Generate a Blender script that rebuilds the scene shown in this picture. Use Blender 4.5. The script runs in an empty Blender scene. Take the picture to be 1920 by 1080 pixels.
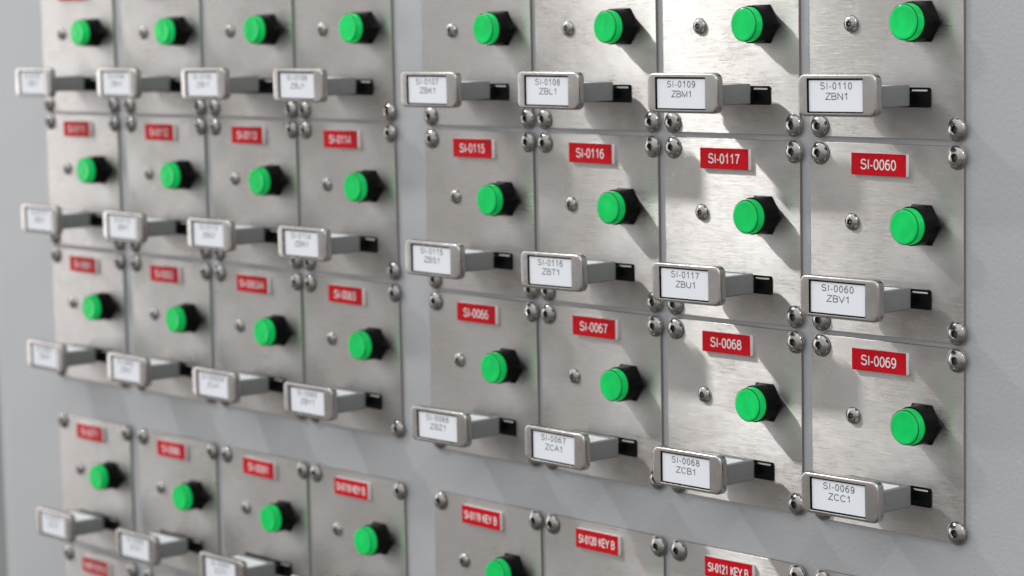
import bpy, bmesh, math, random
from mathutils import Vector, Matrix
random.seed(11)
S = bpy.context.scene
COL = S.collection
MM = 0.001

# ------------------------------------------------------------------ camera
cam_data = bpy.data.cameras.new('camera')
cam = bpy.data.objects.new('camera', cam_data)
COL.objects.link(cam)
YAW, PITCH, ROLL = -0.838352, -0.113762, -0.02153
CAM_POS = Vector((1.50197, -0.93564, 0.016343))
fwd = Vector((math.sin(YAW)*math.cos(PITCH), math.cos(YAW)*math.cos(PITCH), math.sin(PITCH)))
right = Vector((math.cos(YAW), -math.sin(YAW), 0))
up = right.cross(fwd)
r2 = math.cos(ROLL)*right + math.sin(ROLL)*up
u2 = -math.sin(ROLL)*right + math.cos(ROLL)*up
m3 = Matrix((r2, u2, -fwd)).transposed()
cam.matrix_world = Matrix.Translation(CAM_POS) @ m3.to_4x4()
cam_data.sensor_width = 36.0
cam_data.lens = 4438.6/1920*36.0
cam_data.clip_start = 0.01
cam_data.clip_end = 100.0
cam_data.dof.use_dof = True
cam_data.dof.focus_distance = 1.205
cam_data.dof.aperture_fstop = 9.5
S.camera = cam

# ------------------------------------------------------------------ world: even light of a bright room
W = bpy.data.worlds.new('World'); S.world = W
W.use_nodes = True
nt = W.node_tree
for n in list(nt.nodes): nt.nodes.remove(n)
tc = nt.nodes.new('ShaderNodeTexCoord')
sep = nt.nodes.new('ShaderNodeSeparateXYZ')
mr = nt.nodes.new('ShaderNodeMapRange')
mr.inputs['From Min'].default_value = -1; mr.inputs['From Max'].default_value = 1
ramp = nt.nodes.new('ShaderNodeValToRGB')
e = ramp.color_ramp.elements
e[0].position = 0.0; e[0].color = (0.06, 0.055, 0.052, 1)
e[1].position = 1.0; e[1].color = (1.35, 1.37, 1.40, 1)
for pos, c in ((0.38, (0.27, 0.253, 0.24, 1)), (0.50, (0.56, 0.545, 0.535, 1)), (0.70, (0.88, 0.885, 0.89, 1))):
    k = ramp.color_ramp.elements.new(pos); k.color = c
bg = nt.nodes.new('ShaderNodeBackground'); bg.inputs['Strength'].default_value = 0.88
wo = nt.nodes.new('ShaderNodeOutputWorld')
nt.links.new(tc.outputs['Generated'], sep.inputs[0])
nt.links.new(sep.outputs['Z'], mr.inputs['Value'])
nt.links.new(mr.outputs[0], ramp.inputs[0])
# bright patch added to the background far left, brightening wall and plates by grazing reflection
def wmap(sock, f0, f1):
    n = nt.nodes.new('ShaderNodeMapRange'); n.interpolation_type = 'SMOOTHSTEP'
    n.inputs['From Min'].default_value = f0; n.inputs['From Max'].default_value = f1
    nt.links.new(sock, n.inputs['Value']); return n.outputs[0]
mu = nt.nodes.new('ShaderNodeMath'); mu.operation = 'MULTIPLY'
nt.links.new(wmap(sep.outputs['X'], -0.848, -0.874), mu.inputs[0])
nt.links.new(wmap(sep.outputs['Z'], -0.28, -0.08), mu.inputs[1])
mu2 = nt.nodes.new('ShaderNodeMath'); mu2.operation = 'MULTIPLY'
nt.links.new(mu.outputs[0], mu2.inputs[0])
nt.links.new(wmap(sep.outputs['X'], -0.975, -0.92), mu2.inputs[1])
mu = mu2
mx = nt.nodes.new('ShaderNodeMix'); mx.data_type = 'RGBA'
mx.inputs['B'].default_value = (2.8, 2.75, 2.75, 1)
nt.links.new(mu.outputs[0], mx.inputs['Factor'])
nt.links.new(ramp.outputs[0], mx.inputs['A'])
nt.links.new(mx.outputs['Result'], bg.inputs['Color'])
nt.links.new(bg.outputs[0], wo.inputs['Surface'])

# ------------------------------------------------------------------ the two ceiling lamps whose shadows the photo shows
def area(name, loc, target, sx, sy, power, color):
    d = bpy.data.lights.new(name, 'AREA'); d.shape = 'RECTANGLE'
    d.size = sx; d.size_y = sy; d.energy = power; d.color = color
    o = bpy.data.objects.new(name, d); COL.objects.link(o)
    o.location = loc
    z = (Vector(loc)-Vector(target)).normalized()          # tube runs out from the wall (along y)
    ax = Vector((0, 1, 0)); ax = (ax-z*ax.dot(z)).normalized()
    mm = Matrix((ax.cross(z)*-1, ax, z)).transposed()
    o.rotation_euler = mm.to_euler()
    return o
area('ceiling_lamp', (-0.51, -0.74, 0.92), (0.62, 0, -0.15), 0.035, 0.14, 7.4, (1.0, 0.985, 0.96))
area('ceiling_lamp', (1.65, -0.72, 0.95), (0.70, 0, -0.25), 0.05, 0.18, 3.8, (0.97, 0.985, 1.0))

S.view_settings.view_transform = 'Standard'
S.view_settings.look = 'None'
S.view_settings.exposure = 0.45
S.view_settings.gamma = 1.0

# ------------------------------------------------------------------ materials
def new_mat(name):
    m = bpy.data.materials.new(name); m.use_nodes = True
    t = m.node_tree
    return m, t, t.nodes['Principled BSDF']

def node(t, kind, **kw):
    n = t.nodes.new(kind)
    for k, v in kw.items(): setattr(n, k, v)
    return n

def noise(t, scale3, detail=3.0, rough=0.6, rnd=False, scale=1.0):
    c = node(t, 'ShaderNodeTexCoord'); mp = node(t, 'ShaderNodeMapping')
    mp.inputs['Scale'].default_value = scale3
    t.links.new(c.outputs['Object'], mp.inputs['Vector'])
    if rnd:
        oi = node(t, 'ShaderNodeObjectInfo'); ml = node(t, 'ShaderNodeMath', operation='MULTIPLY')
        ml.inputs[1].default_value = 57.0
        cb = node(t, 'ShaderNodeCombineXYZ')
        t.links.new(oi.outputs['Random'], ml.inputs[0])
        for i in range(3): t.links.new(ml.outputs[0], cb.inputs[i])
        t.links.new(cb.outputs[0], mp.inputs['Location'])
    n = node(t, 'ShaderNodeTexNoise')
    n.inputs['Scale'].default_value = scale; n.inputs['Detail'].default_value = detail
    n.inputs['Roughness'].default_value = rough
    t.links.new(mp.outputs[0], n.inputs['Vector'])
    return n.outputs['Fac']

def mapr(t, sock, a, b, lo=0.3, hi=0.7):
    n = node(t, 'ShaderNodeMapRange')
    n.inputs['From Min'].default_value = lo; n.inputs['From Max'].default_value = hi
    n.inputs['To Min'].default_value = a; n.inputs['To Max'].default_value = b
    t.links.new(sock, n.inputs['Value']); return n.outputs[0]

def mixc(t, fac, c1, c2):
    n = node(t, 'ShaderNodeMix', data_type='RGBA')
    n.inputs['A'].default_value = (*c1, 1); n.inputs['B'].default_value = (*c2, 1)
    t.links.new(fac, n.inputs['Factor']); return n.outputs['Result']

def bump(t, sock, strength, dist, prev=None):
    n = node(t, 'ShaderNodeBump'); n.inputs['Strength'].default_value = strength
    n.inputs['Distance'].default_value = dist
    t.links.new(sock, n.inputs['Height'])
    if prev: t.links.new(prev, n.inputs['Normal'])
    return n.outputs[0]

# brushed stainless plate, grain running left to right: sharp across x, wide up and down
M_STEEL, t, b = new_mat('brushed_steel')
t.nodes.remove(b)
gl = node(t, 'ShaderNodeBsdfAnisotropic'); gl.distribution = 'MULTI_GGX'
gl.inputs['Anisotropy'].default_value = 0.76
gl.inputs['Rotation'].default_value = 0.0
tg = node(t, 'ShaderNodeTangent', direction_type='UV_MAP'); tg.uv_map = 'UVMap'
t.links.new(tg.outputs[0], gl.inputs['Tangent'])
streak = noise(t, (110, 1, 1700), 4, 0.7, True)
grain = noise(t, (22, 1, 1900), 3, 0.6, True)
cloud = noise(t, (22, 22, 22), 3, 0.55, True)
smudge = noise(t, (48, 48, 75), 5, 0.62, True)
cmix = node(t, 'ShaderNodeMix', data_type='RGBA'); cmix.blend_type = 'MULTIPLY'; cmix.inputs['Factor'].default_value = 1.0
t.links.new(mixc(t, mapr(t, cloud, 0, 1), (0.612, 0.588, 0.568), (0.668, 0.654, 0.640)), cmix.inputs['A'])
t.links.new(mixc(t, mapr(t, streak, 0, 1), (0.84, 0.84, 0.84), (1.0, 1.0, 1.0)), cmix.inputs['B'])
t.links.new(cmix.outputs['Result'], gl.inputs['Color'])
rr = node(t, 'ShaderNodeMath', operation='ADD'); rs = node(t, 'ShaderNodeMath', operation='ADD')
t.links.new(mapr(t, streak, -0.045, 0.05), rr.inputs[0]); t.links.new(mapr(t, cloud, 0.29, 0.345), rr.inputs[1])
t.links.new(rr.outputs[0], rs.inputs[0]); t.links.new(mapr(t, smudge, -0.02, 0.06, .45, .75), rs.inputs[1])
t.links.new(rs.outputs[0], gl.inputs['Roughness'])
t.links.new(bump(t, grain, 0.22, 0.0003), gl.inputs['Normal'])
t.links.new(gl.outputs[0], t.nodes['Material Output'].inputs['Surface'])

# satin metal of the key tags
M_TAG, t, b = new_mat('satin_metal')
b.inputs['Metallic'].default_value = 1.0
n1 = noise(t, (260, 260, 260), 4, 0.6, True)
n2 = noise(t, (60, 60, 60), 2, 0.5, True)
t.links.new(mixc(t, mapr(t, n2, 0, 1), (0.405, 0.387, 0.373), (0.50, 0.482, 0.468)), b.inputs['Base Color'])
t.links.new(mapr(t, n1, 0.19, 0.29), b.inputs['Roughness'])
t.links.new(bump(t, n1, 0.03, 0.0003), b.inputs['Normal'])

# screw heads
M_SCREW, t, b = new_mat('screw_steel')
b.inputs['Metallic'].default_value = 1.0
n1 = noise(t, (900, 900, 900), 3, 0.6, True)
t.links.new(mixc(t, mapr(t, n1, 0, 1), (0.27, 0.26, 0.25), (0.47, 0.455, 0.44)), b.inputs['Base Color'])
t.links.new(mapr(t, n1, 0.11, 0.24), b.inputs['Roughness'])
t.links.new(bump(t, n1, 0.25, 0.0002), b.inputs['Normal'])

M_SOCKET, t, b = new_mat('screw_socket')
b.inputs['Metallic'].default_value = 1.0
b.inputs['Base Color'].default_value = (0.13, 0.125, 0.12, 1); b.inputs['Roughness'].default_value = 0.4

# grey cast body of the key
M_BODY, t, b = new_mat('grey_cast_body')
n1 = noise(t, (500, 500, 500), 4, 0.6, True)
t.links.new(mixc(t, mapr(t, n1, 0, 1), (0.165, 0.173, 0.17), (0.205, 0.214, 0.21)), b.inputs['Base Color'])
b.inputs['Metallic'].default_value = 0.15
t.links.new(mapr(t, n1, 0.36, 0.5), b.inputs['Roughness'])
t.links.new(bump(t, n1, 0.15, 0.0003), b.inputs['Normal'])

M_BLACK, t, b = new_mat('black_plastic')
b.inputs['Base Color'].default_value = (0.0015, 0.0018, 0.002, 1)
n1 = noise(t, (700, 700, 700), 2, 0.5)
t.links.new(mapr(t, n1, 0.34, 0.46), b.inputs['Roughness'])
b.inputs['Specular IOR Level'].default_value = 0.12

M_HOLE, t, b = new_mat('slot_black')
b.inputs['Base Color'].default_value = (0.0025, 0.0025, 0.0025, 1); b.inputs['Roughness'].default_value = 0.6
b.inputs['Specular IOR Level'].default_value = 0.15

M_GREEN, t, b = new_mat('green_lens')
n1 = noise(t, (90, 90, 90), 2, 0.5, True)
t.links.new(mixc(t, mapr(t, n1, 0, 1), (0.0, 0.36, 0.07), (0.0, 0.46, 0.095)), b.inputs['Base Color'])
b.inputs['Roughness'].default_value = 0.14
b.inputs['Emission Color'].default_value = (0.0, 1.0, 0.19, 1)
oi = node(t, 'ShaderNodeObjectInfo')
em = node(t, 'ShaderNodeMath', operation='MULTIPLY')
t.links.new(mapr(t, oi.outputs['Random'], 0.11, 0.175, 0, 1), em.inputs[0])
t.links.new(mapr(t, noise(t, (150, 60, 80), 2, 0.5, True), 0.72, 1.35), em.inputs[1])
t.links.new(em.outputs[0], b.inputs['Emission Strength'])
b.inputs['Specular IOR Level'].default_value = 0.3

M_GREEN_RIM, t, b = new_mat('green_lens_edge')  # darker green stands in for refraction around the lens edge
b.inputs['Base Color'].default_value = (0.0, 0.10, 0.025, 1); b.inputs['Roughness'].default_value = 0.25

M_RED, t, b = new_mat('red_laminate')
n1 = noise(t, (300, 300, 300), 3, 0.5, True)
t.links.new(mixc(t, mapr(t, n1, 0, 1), (0.56, 0.003, 0.011), (0.64, 0.005, 0.016)), b.inputs['Base Color'])
b.inputs['Roughness'].default_value = 0.5
b.inputs['Specular IOR Level'].default_value = 0.1

def plain(name, c, rough, spec=0.5):
    m, t, b = new_mat(name)
    b.inputs['Base Color'].default_value = (*c, 1); b.inputs['Roughness'].default_value = rough
    b.inputs['Specular IOR Level'].default_value = spec
    return m
M_WHITE = plain('white_laminate', (0.82, 0.83, 0.84), 0.4)
M_CARD = plain('card_paper', (0.80, 0.83, 0.88), 0.55)
M_INK = plain('black_ink', (0.035, 0.036, 0.04), 0.6)
M_STRIP = plain('pale_label_strip', (0.74, 0.76, 0.77), 0.4)
M_SLOT_GLINT = plain('slot_glint', (0.62, 0.66, 0.66), 0.35)  # pale colour of the painted reflection inside the slot

M_EDGE = plain('cut_steel_edge', (0.34, 0.31, 0.29), 0.42)
M_EDGE.node_tree.nodes['Principled BSDF'].inputs['Metallic'].default_value = 0.8

M_WALL, t, b = new_mat('grey_powder_coat')
n1 = noise(t, (420, 420, 420), 3, 0.55)
n2 = noise(t, (5, 5, 5), 2, 0.5)
t.links.new(mixc(t, mapr(t, n2, 0, 1), (0.405, 0.421, 0.438), (0.435, 0.451, 0.468)), b.inputs['Base Color'])
b.inputs['Roughness'].default_value = 0.38
t.links.new(bump(t, n1, 0.4, 0.0006), b.inputs['Normal'])
M_DARK = plain('dark_grey_paint', (0.24, 0.245, 0.25), 0.5)

# ------------------------------------------------------------------ mesh helpers
# local frame of a panel: x right, z up, -y out of the wall
def finish(bm, name, mats, parent=None, smooth=None, uv=False):
    bmesh.ops.recalc_face_normals(bm, faces=bm.faces)
    me = bpy.data.meshes.new(name); bm.to_mesh(me); bm.free()
    for m in mats: me.materials.append(m)
    if uv:
        l = me.uv_layers.new(name='UVMap')
        for lp in me.loops:
            v = me.vertices[lp.vertex_index].co
            l.data[lp.index].uv = (v.x*8+0.5, v.z*8+0.5)
    if smooth is not None:
        me.shade_smooth()
        me.set_sharp_from_angle(angle=math.radians(smooth))
    o = bpy.data.objects.new(name, me); COL.objects.link(o)
    if parent: o.parent = parent
    return o

def rrect(x0, x1, z0, z1, r, k=6):
    pts = []
    for cx, cz, a0 in ((x1-r, z1-r, 0), (x0+r, z1-r, 90), (x0+r, z0+r, 180), (x1-r, z0+r, 270)):
        for i in range(k+1):
            a = math.radians(a0+90*i/k)
            pts.append((cx+r*math.cos(a), cz+r*math.sin(a)))
    return pts

def loft(bm, rings, cap0=True, cap1=True, mats=None, capmats=(0, 0)):
    vr = [[bm.verts.new(p) for p in ring] for ring in rings]
    n = len(rings[0])
    for i in range(len(vr)-1):
        for j in range(n):
            f = bm.faces.new((vr[i][j], vr[i][(j+1) % n], vr[i+1][(j+1) % n], vr[i+1][j]))
            if mats: f.material_index = mats[i]
    if cap0: bm.faces.new(vr[0]).material_index = capmats[0]
    if cap1: bm.faces.new(vr[-1]).material_index = capmats[1]
    return vr

def xz(pts, y): return [(x*MM, y*MM, z*MM) for x, z in pts]
def xy(pts, z): return [(x*MM, y*MM, z*MM) for x, y in pts]

def circle(r, n, off=0.0, cx=0, cz=0):
    return [(cx+r*math.cos(2*math.pi*i/n+off), cz+r*math.sin(2*math.pi*i/n+off)) for i in range(n)]

def polygon(apo, sides, n, off=0.0):
    pts = []
    for i in range(n):
        a = 2*math.pi*i/n
        q = (a % (2*math.pi/sides))-math.pi/sides
        r = apo/math.cos(q)
        pts.append((r*math.cos(a+off), r*math.sin(a+off)))
    return pts

def star(r, amp, n, lobes=6):
    return [((r+amp*math.cos(lobes*2*math.pi*i/n))*math.cos(2*math.pi*i/n),
             (r+amp*math.cos(lobes*2*math.pi*i/n))*math.sin(2*math.pi*i/n)) for i in range(n)]

# plain sans-serif capitals drawn as strokes: (advance, strokes) with capitals 1 high
def arc(cx, cy, rx, ry, a0, a1, k=12):
    return [(cx+rx*math.cos(math.radians(a0+(a1-a0)*i/k)), cy+ry*math.sin(math.radians(a0+(a1-a0)*i/k))) for i in range(k+1)]
def bowl(x0, x1, y0, y1, w=None):
    """D-shaped bowl opening left."""
    r = (y1-y0)/2; xr = x1-min(r, (x1-x0)*.75)
    return [(x0, y1), (xr, y1)]+arc(xr, (y0+y1)/2, x1-xr, r, 90, -90)[1:]+[(x0, y0)]
GL = {
 '0': (.76, [arc(.38, .5, .27, .5, 90, 450, 28)]),
 '1': (.76, [[(.17, .76), (.33, .84), (.45, 1.0), (.45, 0)]]),
 '2': (.76, [arc(.375, .715, .255, .285, 165, -25, 14)+[(.46, .42), (.13, .05), (.13, 0), (.66, 0)]]),
 '3': (.76, [arc(.36, .75, .235, .25, 160, -80, 14)+[(.28, .53)], arc(.36, .265, .265, .265, 92, -165, 16)]),
 '4': (.76, [[(.54, 0), (.54, 1), (.08, .27), (.08, .25), (.70, .25)]]),
 '5': (.76, [[(.62, 1), (.22, 1), (.155, .52)]+arc(.37, .325, .27, .325, 135, -160, 16)]),
 '6': (.76, [arc(.375, .32, .265, .32, 90, 450, 24), arc(.44, .5, .33, .5, 62, 175, 12)+[(.11, .33)]]),
 '7': (.76, [[(.1, 1), (.66, 1), (.42, .5), (.32, 0)]]),
 '8': (.76, [arc(.38, .755, .225, .245, 90, 450, 22), arc(.38, .265, .27, .265, 90, 450, 22)]),
 '9': (.76, [arc(.375, .68, .265, .32, 90, 450, 24), arc(.31, .5, .33, .5, -118, -5, 12)+[(.64, .67)]]),
 '-': (.46, [[(.08, .36), (.38, .36)]]),
 '/': (.40, [[(.02, 0), (.38, 1)]]),
 ' ': (.55, []),
 'A': (.90, [[(.03, 0), (.45, 1), (.87, 0)], [(.19, .36), (.71, .36)]]),
 'B': (.90, [bowl(.13, .74, .53, 1), bowl(.13, .80, 0, .53), [(.13, -.04), (.13, 1.04)]]),
 'C': (.98, [arc(.51, .5, .40, .5, 40, 320, 26)]),
 'D': (.98, [bowl(.13, .90, 0, 1), [(.13, -.04), (.13, 1.04)]]),
 'E': (.90, [[(.80, 1), (.13, 1), (.13, 0), (.82, 0)], [(.13, .53), (.76, .53)]]),
 'F': (.83, [[(.78, 1), (.13, 1), (.13, 0)], [(.13, .52), (.68, .52)]]),
 'G': (1.05, [arc(.52, .5, .42, .5, 45, 330, 26)+[(.90, .45), (.55, .45)]]),
 'H': (.98, [[(.13, 0), (.13, 1)], [(.85, 0), (.85, 1)], [(.13, .52), (.85, .52)]]),
 'I': (.38, [[(.19, 0), (.19, 1)]]),
 'J': (.70, [[(.56, 1), (.56, .28)]+arc(.31, .28, .25, .28, 0, -170, 12)]),
 'K': (.90, [[(.13, 0), (.13, 1)], [(.80, 1), (.13, .36)], [(.36, .58), (.84, 0)]]),
 'L': (.76, [[(.13, 1), (.13, 0), (.70, 0)]]),
 'M': (1.13, [[(.12, 0), (.12, 1), (.56, .04), (1.0, 1), (1.0, 0)]]),
 'N': (.98, [[(.13, 0), (.13, 1), (.85, 0), (.85, 1)]]),
 'O': (1.05, [arc(.525, .5, .43, .5, 90, 450, 30)]),
 'P': (.90, [bowl(.13, .80, .45, 1), [(.13, 0), (.13, 1.04)]]),
 'Q': (1.05, [arc(.525, .5, .43, .5, 90, 450, 30), [(.6, .24), (.95, -.06)]]),
 'R': (.98, [bowl(.13, .82, .47, 1), [(.13, 0), (.13, 1.04)], [(.52, .47), (.88, 0)]]),
 'S': (.90, [arc(.45, .74, .31, .26, 25, 215, 14)+arc(.44, .27, .35, .27, 65, -165, 18)]),
 'T': (.83, [[(.02, 1), (.81, 1)], [(.415, 0), (.415, 1)]]),
 'U': (.98, [[(.13, 1), (.13, .36)]+arc(.49, .36, .36, .36, 180, 360, 16)+[(.85, 1)]]),
 'V': (.90, [[(.03, 1), (.45, 0), (.87, 1)]]),
 'W': (1.27, [[(.03, 1), (.33, 0), (.635, .98), (.94, 0), (1.24, 1)]]),
 'X': (.90, [[(.04, 1), (.86, 0)], [(.04, 0), (.86, 1)]]),
 'Y': (.90, [[(.03, 1), (.45, .44), (.87, 1)], [(.45, .46), (.45, 0)]]),
 'Z': (.83, [[(.08, 1), (.76, 1), (.05, 0), (.79, 0)]]),
}
_text = {}
def text_mesh(body, w, h, key, weight=0.12, spacing=0.0):
    """Lettering as a mesh in the xz plane, w mm wide with capitals h mm high, centred on its origin."""
    k = (body, key)
    if k in _text: return _text[k]
    adv = 0; strokes = []
    for ch in body:
        a, st = GL[ch]
        for q in st: strokes.append([(x+adv, y) for x, y in q])
        adv += a+spacing
    x0 = min(p[0] for q in strokes for p in q); x1 = max(p[0] for q in strokes for p in q)
    hw = weight*h/2
    sx = (w-2*hw)/(x1-x0); sy = h-2*hw
    bm = bmesh.new()
    for si, q in enumerate(strokes):
        P = [Vector(((x-(x0+x1)/2)*sx, (y-.5)*sy)) for x, y in q]
        closed = (P[0]-P[-1]).length < 1e-6
        if closed: P = P[:-1]
        n = len(P); L = []
        for i in range(n):
            a_ = P[i-1] if (i or closed) else None
            c_ = P[(i+1) % n] if (i < n-1 or closed) else None
            d1 = (P[i]-a_).normalized() if a_ is not None else None
            d2 = (c_-P[i]).normalized() if c_ is not None else None
            if d1 is None: d1 = d2
            if d2 is None: d2 = d1
            n1 = Vector((-d1.y, d1.x)); n2 = Vector((-d2.y, d2.x))
            m = (n1+n2)
            m = m.normalized() if m.length > 1e-4 else n1
            f = hw/max(.42, m.dot(n1))
            off = Vector((0, 0))
            if not closed and i == 0: off = -d2*hw*.0
            y = -0.006*si*MM
            L.append([bm.verts.new(((P[i].x+s_*m.x*f)*MM, y, (P[i].y+s_*m.y*f)*MM)) for s_ in (1, -1)])
        for i in range(n if closed else n-1):
            j = (i+1) % n
            bm.faces.new((L[i][0], L[j][0], L[j][1], L[i][1]))
    me = bpy.data.meshes.new('lettering'); bm.to_mesh(me); bm.free()
    _text[k] = me
    return me

def join_text(items, name, mat, parent, y):
    """items: (mesh, x, z) -> one lettering mesh."""
    bm = bmesh.new()
    for me, x, z in items:
        tmp = bmesh.new(); tmp.from_mesh(me)
        bmesh.ops.translate(tmp, verts=tmp.verts, vec=(x*MM, y*MM, z*MM))
        m2 = bpy.data.meshes.new('tmp'); tmp.to_mesh(m2); tmp.free()
        bm.from_mesh(m2); bpy.data.meshes.remove(m2)
    for f in bm.faces:
        if f.normal.y > 0: f.normal_flip()
    me = bpy.data.meshes.new(name); bm.to_mesh(me); bm.free()
    me.materials.append(mat)
    o = bpy.data.objects.new(name, me); COL.objects.link(o); o.parent = parent
    return o

def thing(name, loc, label, cat, group):
    o = bpy.data.objects.new(name, None); COL.objects.link(o)
    o.location = loc; o['label'] = label; o['category'] = cat; o['group'] = group
    o.empty_display_size = 0.02
    return o

# ------------------------------------------------------------------ the setting: painted cabinet wall
bm = bmesh.new()
R = 0.050; XL = -0.184
prof = [(3.2, 0.0), (1.0, 0.0), (0.3, 0.0), (XL+R, 0.0)]
for i in range(1, 13):
    a = math.radians(90*i/12)
    prof.append((XL+R-R*math.sin(a), R-R*math.cos(a)))
prof.append((XL, 0.09))
rows = []
for z in (-2.0, 2.0):
    rows.append([bm.verts.new((x, y, z)) for x, y in prof])
for i in range(len(prof)-1):
    bm.faces.new((rows[0][i], rows[0][i+1], rows[1][i+1], rows[1][i]))
bm.normal_update()
wall = finish(bm, 'wall', [M_WALL], smooth=50)
wall['kind'] = 'structure'; wall['label'] = 'grey powder coated steel wall behind the switch panels'
bm = bmesh.new()
vs = [bm.verts.new(p) for p in ((-3, 0.09, -2), (XL+0.3, 0.09, -2), (XL+0.3, 0.09, 2), (-3, 0.09, 2))]
bm.faces.new(vs)
rec = finish(bm, 'wall_recess', [M_DARK]); rec['kind'] = 'structure'
rec['label'] = 'dark grey recessed wall beyond the left bend'

# ------------------------------------------------------------------ prototype parts (meshes shared by every panel and key)
PT = 1.9      # plate thickness, mm
def proto_plate():
    bm = bmesh.new()
    x0, x1, z0, z1 = -50.3, 47.3, -48.4, 48.9
    o = rrect(x0, x1, z0, z1, 4.5)
    i = rrect(x0+.1, x1-.1, z0+.1, z1-.1, 4.4)
    loft(bm, [xz(o, -0.05), xz(o, -PT+.08), xz(i, -PT)], mats=[1, 0])
    return finish(bm, 'face_plate', [M_STEEL, M_EDGE], smooth=30, uv=True)

def proto_corner_screw():
    bm = bmesh.new(); n = 36
    rings = [xz(circle(6.0, n), -PT), xz(circle(6.05, n), -PT-.45), xz(circle(5.75, n), -PT-.6), xz(circle(5.6, n), -PT-.6)]
    mats = [1, 0, 1]
    for k in range(0, 8):
        a = math.radians(4+54*k/7)
        rings.append(xz(circle(6.5*math.cos(a)-0.9, n), -PT-.75-2.5*math.sin(a)+.2)); mats.append(0)
    top = rings[-1][0][1]/MM
    rings.append(xz(polygon(2.1, 6, n), top-.05)); mats.append(0)
    rings.append(xz(polygon(1.85, 6, n), top+.3)); mats.append(0)
    rings.append(xz(polygon(1.8, 6, n), top+1.7)); mats.append(1)
    loft(bm, rings, mats=mats, capmats=(0, 1))
    for i, (da, ln) in enumerate(((0, .8), (20, .5), (38, .8), (180, .7), (200, .8))):
        a = math.radians(da); rad = Vector((math.cos(a), 0, math.sin(a))); tan = Vector((-math.sin(a), 0, math.cos(a)))
        r0, r1 = 3.5, 3.5+ln
        dep = lambda r: -PT-.75-2.5*math.sqrt(max(0, 1-((r+.9)/6.5)**2))+.2
        vs = []
        for up_ in (.05, -.1):
            for r_, t_ in ((r0, -.22), (r1, -.22), (r1, .22), (r0, .22)):
                v = rad*r_+tan*t_
                vs.append(bm.verts.new((v.x*MM, (dep(r_)+up_)*MM, v.z*MM)))
        for q in ((3, 2, 1, 0), (4, 5, 6, 7), (0, 1, 5, 4), (1, 2, 6, 5), (2, 3, 7, 6), (3, 0, 4, 7)):
            bm.faces.new([vs[z_] for z_ in q])
    return finish(bm, 'corner_screw', [M_SCREW, M_SOCKET], smooth=32)

def proto_security_screw():
    bm = bmesh.new(); n = 48
    rings = [xz(circle(4.5, n), -PT), xz(circle(4.55, n), -PT-.35)]
    mats = [0]
    for k in range(0, 8):
        a = math.radians(6+56*k/7)
        rings.append(xz(circle(4.85*math.cos(a)-0.35, n), -PT-.35-2.2*math.sin(a)*1.05)); mats.append(0)
    top = rings[-1][0][1]/MM
    rings.append(xz(star(1.62, .36, n), top)); mats.append(0)
    rings.append(xz(star(1.55, .36, n), top+.15)); mats.append(0)
    rings.append(xz(star(1.55, .36, n), top+1.5)); mats.append(1)
    rings.append(xz(circle(.55, n), top+1.5)); mats.append(1)
    rings.append(xz(circle(.5, n), top+.25)); mats.append(0)
    loft(bm, rings, mats=mats)
    return finish(bm, 'security_screw', [M_SCREW, M_SOCKET], smooth=32)

LX, LZ = 22.0, 9.3
def proto_lamp_base():
    bm = bmesh.new(); n = 72
    sh = lambda pts: [(x+LX, z+LZ) for x, z in pts]
    hexa = sh(polygon(10.1, 6, n, 0.0)); hex2 = sh(polygon(10.0, 6, n, 0.0))
    rings = [xz(hexa, -PT), xz(hexa, -2.4), xz(sh(polygon(10.0, 6, n)), -2.8), xz(sh(circle(9.9, n)), -4.4),
             xz(sh(circle(9.85, n)), -11.2), xz(sh(circle(9.6, n)), -11.6), xz(sh(circle(9.2, n)), -11.6),
             xz(sh(circle(9.2, n)), -9.0)]
    loft(bm, rings)
    return finish(bm, 'lamp_base', [M_BLACK], smooth=28)

def proto_lens():
    bm = bmesh.new(); n = 64
    sh = lambda r, y: xz(circle(r, n, 0, LX, LZ), y)
    rings = [sh(9.1, -9.5), sh(9.1, -15.2), sh(8.95, -15.9), sh(8.75, -16.2), sh(8.55, -16.1), sh(8.45, -16.15),
             sh(8.3, -16.55), sh(7.9, -16.75), sh(7.3, -16.8), sh(7.0, -16.75), sh(4.0, -16.9), sh(1.0, -16.95)]
    loft(bm, rings, mats=[0, 0, 1, 1, 1, 0, 0, 0, 0, 0, 0], capmats=(0, 0))
    return finish(bm, 'lens', [M_GREEN, M_GREEN_RIM], smooth=40)

SX0, SX1, SZ0, SZ1 = -25.0, 27.2, -32.9, -23.0
def proto_slot():
    bm = bmesh.new()
    o = rrect(SX0, SX1, SZ0, SZ1, .3, 3); i = rrect(SX0+.7, SX1-.7, SZ0+.7, SZ1-.7, .2, 3)
    loft(bm, [xz(o, -PT), xz(o, -PT-.7), xz(i, -PT-.7), xz(i, -PT-.15)], mats=[0, 0, 1], capmats=(0, 1))
    # pale strip standing in for the reflection on the slot's inner edge
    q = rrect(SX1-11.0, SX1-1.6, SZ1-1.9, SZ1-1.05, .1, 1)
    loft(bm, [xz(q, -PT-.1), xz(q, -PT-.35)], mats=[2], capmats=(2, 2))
    return finish(bm, 'key_slot', [M_HOLE, M_HOLE, M_SLOT_GLINT])

GX0, GX1, GZ0, GZ1, GT = -21.6, 13.4, 33.0, 44.2, 2.3
def proto_sign():
    bm = bmesh.new()
    o = rrect(GX0, GX1, GZ0, GZ1, .25, 2); i = rrect(GX0+.15, GX1-.15, GZ0+.15, GZ1-.15, .2, 2)
    loft(bm, [xz(o, -PT), xz(o, -PT-GT+.25), xz(i, -PT-GT)], mats=[1, 0], capmats=(1, 0))
    return finish(bm, 'sign_plate', [M_RED, M_WHITE], smooth=30)

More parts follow.
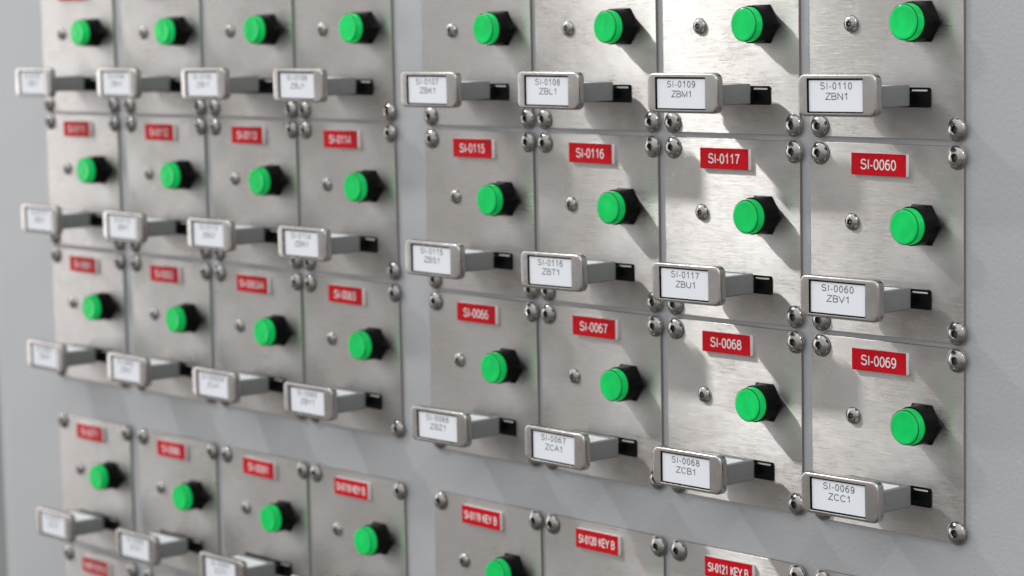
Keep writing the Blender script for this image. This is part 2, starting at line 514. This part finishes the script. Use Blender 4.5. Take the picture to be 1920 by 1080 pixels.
TX, TZ = 0.0, -25.3
def sh2(pts, dx=TX, dz=TZ): return [(x+dx, z+dz) for x, z in pts]
F_FRONT = -41.0
def proto_tag():
    bm = bmesh.new(); k = 6
    w, h = 25.0, 10.5
    rr = lambda ins, r: sh2(rrect(-w+ins, w-ins, -h+ins, h-ins, r, k))
    B = F_FRONT+5.2
    rings = [xz(rr(.9, 3.2), B), xz(rr(.25, 3.8), B+-.35), xz(rr(0, 4.0), B-.9), xz(rr(0, 4.0), F_FRONT+1.3)]
    for j in range(1, 7):
        a = math.radians(90*j/6)
        rings.append(xz(rr(1.2*(1-math.cos(a)), 4.0-1.0*(1-math.cos(a))), F_FRONT+1.3-1.3*math.sin(a)))
    wx0, wx1, wz0, wz1 = -18.9, 16.9, -8.75, 8.25
    wr = lambda ins, r=.35: sh2(rrect(wx0+ins, wx1-ins, wz0+ins, wz1-ins, r, k))
    rings += [xz(wr(-.15), F_FRONT), xz(wr(0), F_FRONT+.15), xz(wr(0), F_FRONT+1.5)]
    m = [0]*(len(rings)-2)+[1]
    loft(bm, rings, mats=m, capmats=(0, 1))
    return finish(bm, 'tag_frame', [M_TAG, M_HOLE], smooth=35)

def proto_card():
    bm = bmesh.new()
    o = sh2(rrect(-18.2, 16.0, -8.0, 7.35, .15, 1))
    loft(bm, [xz(o, F_FRONT+1.45), xz(o, F_FRONT+1.0)])
    return finish(bm, 'label_card', [M_CARD])

def proto_body():
    bm = bmesh.new(); k = 7
    x0, x1, y0, y1, z0, z1 = -22.0, 22.0, F_FRONT+5.4, -9.5, -31.8, -21.2
    pl = lambda i, r: rrect(x0+i, x1-i, y0+i*.2, y1-i, r, k)
    rings = [xy(pl(.5, 3.0), z0), xy(pl(0, 3.5), z0+.5), xy(pl(0, 3.5), z1-.6), xy(pl(.2, 3.3), z1-.2), xy(pl(.6, 3.0), z1),
             xy(pl(3.4, 1.0), z1), xy(pl(3.6, .9), z1-.9)]
    loft(bm, rings)
    return finish(bm, 'key_body', [M_BODY], smooth=35)

def proto_strip():
    bm = bmesh.new()
    o = rrect(-17.6, 17.6, F_FRONT+7.5, -13.9, .4, 2)
    loft(bm, [xy(o, -22.05), xy(o, -21.75)])
    # a thin raised rib along its rear edge
    q = rrect(-17.2, 17.2, -15.2, -14.5, .2, 1)
    loft(bm, [xy(q, -21.78), xy(q, -21.35)])
    return finish(bm, 'label_strip', [M_STRIP])

def proto_blade():
    bm = bmesh.new()
    o = rrect(-17.5, 17.5, -30.8, -24.6, 1.0, 3)
    loft(bm, [xz(o, -PT-.4), xz(o, -11.0)])
    return finish(bm, 'key_blade', [M_HOLE])

P_PLATE = proto_plate(); P_CORNER = proto_corner_screw(); P_SEC = proto_security_screw()
P_LAMP = proto_lamp_base(); P_LENS = proto_lens(); P_SLOT = proto_slot(); P_SIGN = proto_sign()
P_TAG = proto_tag(); P_CARD = proto_card(); P_BODY = proto_body(); P_STRIP = proto_strip(); P_BLADE = proto_blade()
used = set()
def part(src, parent):
    """The prototype the first time, then copies that share its mesh."""
    if src.name not in used and src not in used:
        used.add(src); o = src
    else:
        o = src.copy(); COL.objects.link(o)
    o.parent = parent
    return o

# ------------------------------------------------------------------ where the panels sit on the wall (metres)
XC = [-0.0058, 0.1030, 0.2076, 0.3096, 0.4370, 0.5388, 0.6419, 0.7468]
ZL = [0.0026, -0.0969, -0.1974, -0.3237, -0.4265]
ZR = [0.0008, -0.0995, -0.1995, -0.3245]
A, BZ = 43.6, 43.3
SIGNS = {
    (0, 0): 'SI-0103', (0, 1): 'SI-0104', (0, 2): 'SI-0105', (0, 3): 'SI-0106', (0, 4): 'SI-0107', (0, 5): 'SI-0108', (0, 6): 'SI-0109', (0, 7): 'SI-0110',
    (1, 0): 'SI-0111', (1, 1): 'SI-0112', (1, 2): 'SI-0113', (1, 3): 'SI-0114', (1, 4): 'SI-0115', (1, 5): 'SI-0116', (1, 6): 'SI-0117', (1, 7): 'SI-0060',
    (2, 0): 'SI-0061', (2, 1): 'SI-0062', (2, 2): 'SI-0063/4', (2, 3): 'SI-0065', (2, 4): 'SI-0066', (2, 5): 'SI-0067', (2, 6): 'SI-0068', (2, 7): 'SI-0069',
    (3, 0): 'SI-0071', (3, 1): 'SI-0086', (3, 2): 'SI-0091', (3, 3): 'SI-0118 KEY B', (3, 4): 'SI-0119 KEY B', (3, 5): 'SI-0120 KEY B', (3, 6): 'SI-0121 KEY B',
    (4, 0): 'SI-0072 KEY B',
}
KEYS = {
    (0, 0): 'ZBG1', (0, 1): 'ZBH1', (0, 2): 'ZBI1', (0, 3): 'ZBJ1', (0, 4): 'ZBK1', (0, 5): 'ZBL1', (0, 6): 'ZBM1', (0, 7): 'ZBN1',
    (1, 0): 'ZBO1', (1, 1): 'ZBP1', (1, 2): 'ZBQ1', (1, 3): 'ZBR1', (1, 4): 'ZBS1', (1, 5): 'ZBT1', (1, 6): 'ZBU1', (1, 7): 'ZBV1',
    (2, 0): 'ZBW1', (2, 1): 'ZBX1', (2, 2): 'ZCH1', (2, 3): 'ZBY1', (2, 4): 'ZBZ1', (2, 5): 'ZCA1', (2, 6): 'ZCB1', (2, 7): 'ZCC1',
    (3, 0): 'ZCD1', (3, 1): 'ZCE1', (3, 2): 'ZCF1', (3, 3): 'ZCG1',
}
ROWN = ['top', 'second', 'third', 'fourth', 'bottom']
COLN = ['leftmost', 'second', 'third', 'fourth', 'fifth', 'sixth', 'seventh', 'rightmost']
GRP_P = 'key switch panels screwed to the grey wall'
GRP_K = 'labelled keys plugged into the switch panels'

def place(row, col):
    z = (ZL if col < 4 else ZR)[row]
    loc = (XC[col], 0, z)
    sign = SIGNS.get((row, col))
    if row == 0:
        lab = f'steel switch panel cropped by the top edge, {COLN[col]} from left in the top row'
    elif sign is None:
        lab = f'barely visible steel panel at the bottom edge, {"right of the SI-0121 KEY B panel" if row == 3 else "second from the bottom left corner"}'
    else:
        lab = f'brushed steel switch panel with red sign {sign}, {ROWN[row]} row, {COLN[col]} from left'
        if row == 4: lab = 'steel switch panel with cut off red sign in the bottom left corner of the photo'
    t = thing('key_switch_panel', loc, lab, 'switch panel', GRP_P)
    part(P_PLATE, t)
    for sx in (-1, 1):
        for sz in (-1, 1):
            s = part(P_CORNER, t)
            s.location = (sx*A*MM, 0, sz*BZ*MM)
            s.rotation_euler = (0, random.uniform(0, 6.28), 0)
    s = part(P_SEC, t); s.location = (-22.4*MM, 0, 8.7*MM); s.rotation_euler = (0, random.uniform(0, 6.28), 0)
    lb = part(P_LAMP, t); ln = part(P_LENS, lb)
    part(P_SLOT, t)
    if sign:
        sg = part(P_SIGN, t)
        sg.rotation_euler = (0, random.uniform(-.011, .011), 0); sg.location = (random.uniform(-.4, .4)*MM, 0, random.uniform(-.35, .35)*MM)
        if 'KEY' in sign: me = text_mesh(sign, 30.0, 5.2, 'sign', .135)
        elif '/' in sign: me = text_mesh(sign, 28.0, 5.2, 'sign', .135)
        else: me = text_mesh(sign, 22.8, 5.5, 'sign', .135)
        join_text([(me, (GX0+GX1)/2, (GZ0+GZ1)/2)], 'lettering', M_WHITE, sg, -PT-GT-.06)
    return t

def place_key(row, col):
    z = (ZL if col < 4 else ZR)[row]
    j = random.uniform
    code = KEYS[(row, col)]; sign = SIGNS[(row, col)]
    num = sign.split(' ')[0]
    k = thing('key', (XC[col]+j(-.4, .4)*MM, j(-.9, .9)*MM, z+j(-.3, .3)*MM),
              f'key with metal tag reading {num} {code}, in the {ROWN[row]} row, {COLN[col]} from left', 'key', GRP_K)
    k.rotation_euler = (j(-.006, .006), j(-.010, .010), j(-.018, .018))
    part(P_BODY, k); part(P_TAG, k); part(P_BLADE, k)
    st = part(P_STRIP, k)
    c = part(P_CARD, k)
    w1 = 26.0 if '/' in num else 20.2
    a = text_mesh(num, w1, 3.5, 'card', .115, .12); b_ = text_mesh(code, 13.8, 3.5, 'card', .115, .04)
    cx = TX-.95+j(-.4, .4)
    join_text([(a, cx, TZ+4.6), (b_, cx, TZ-.5)], 'lettering', M_INK, c, F_FRONT+1.0-.06)

for row in range(4):
    for col in range(8):
        place(row, col)
for col in (0, 1): place(4, col)
for rc in KEYS: place_key(*rc)
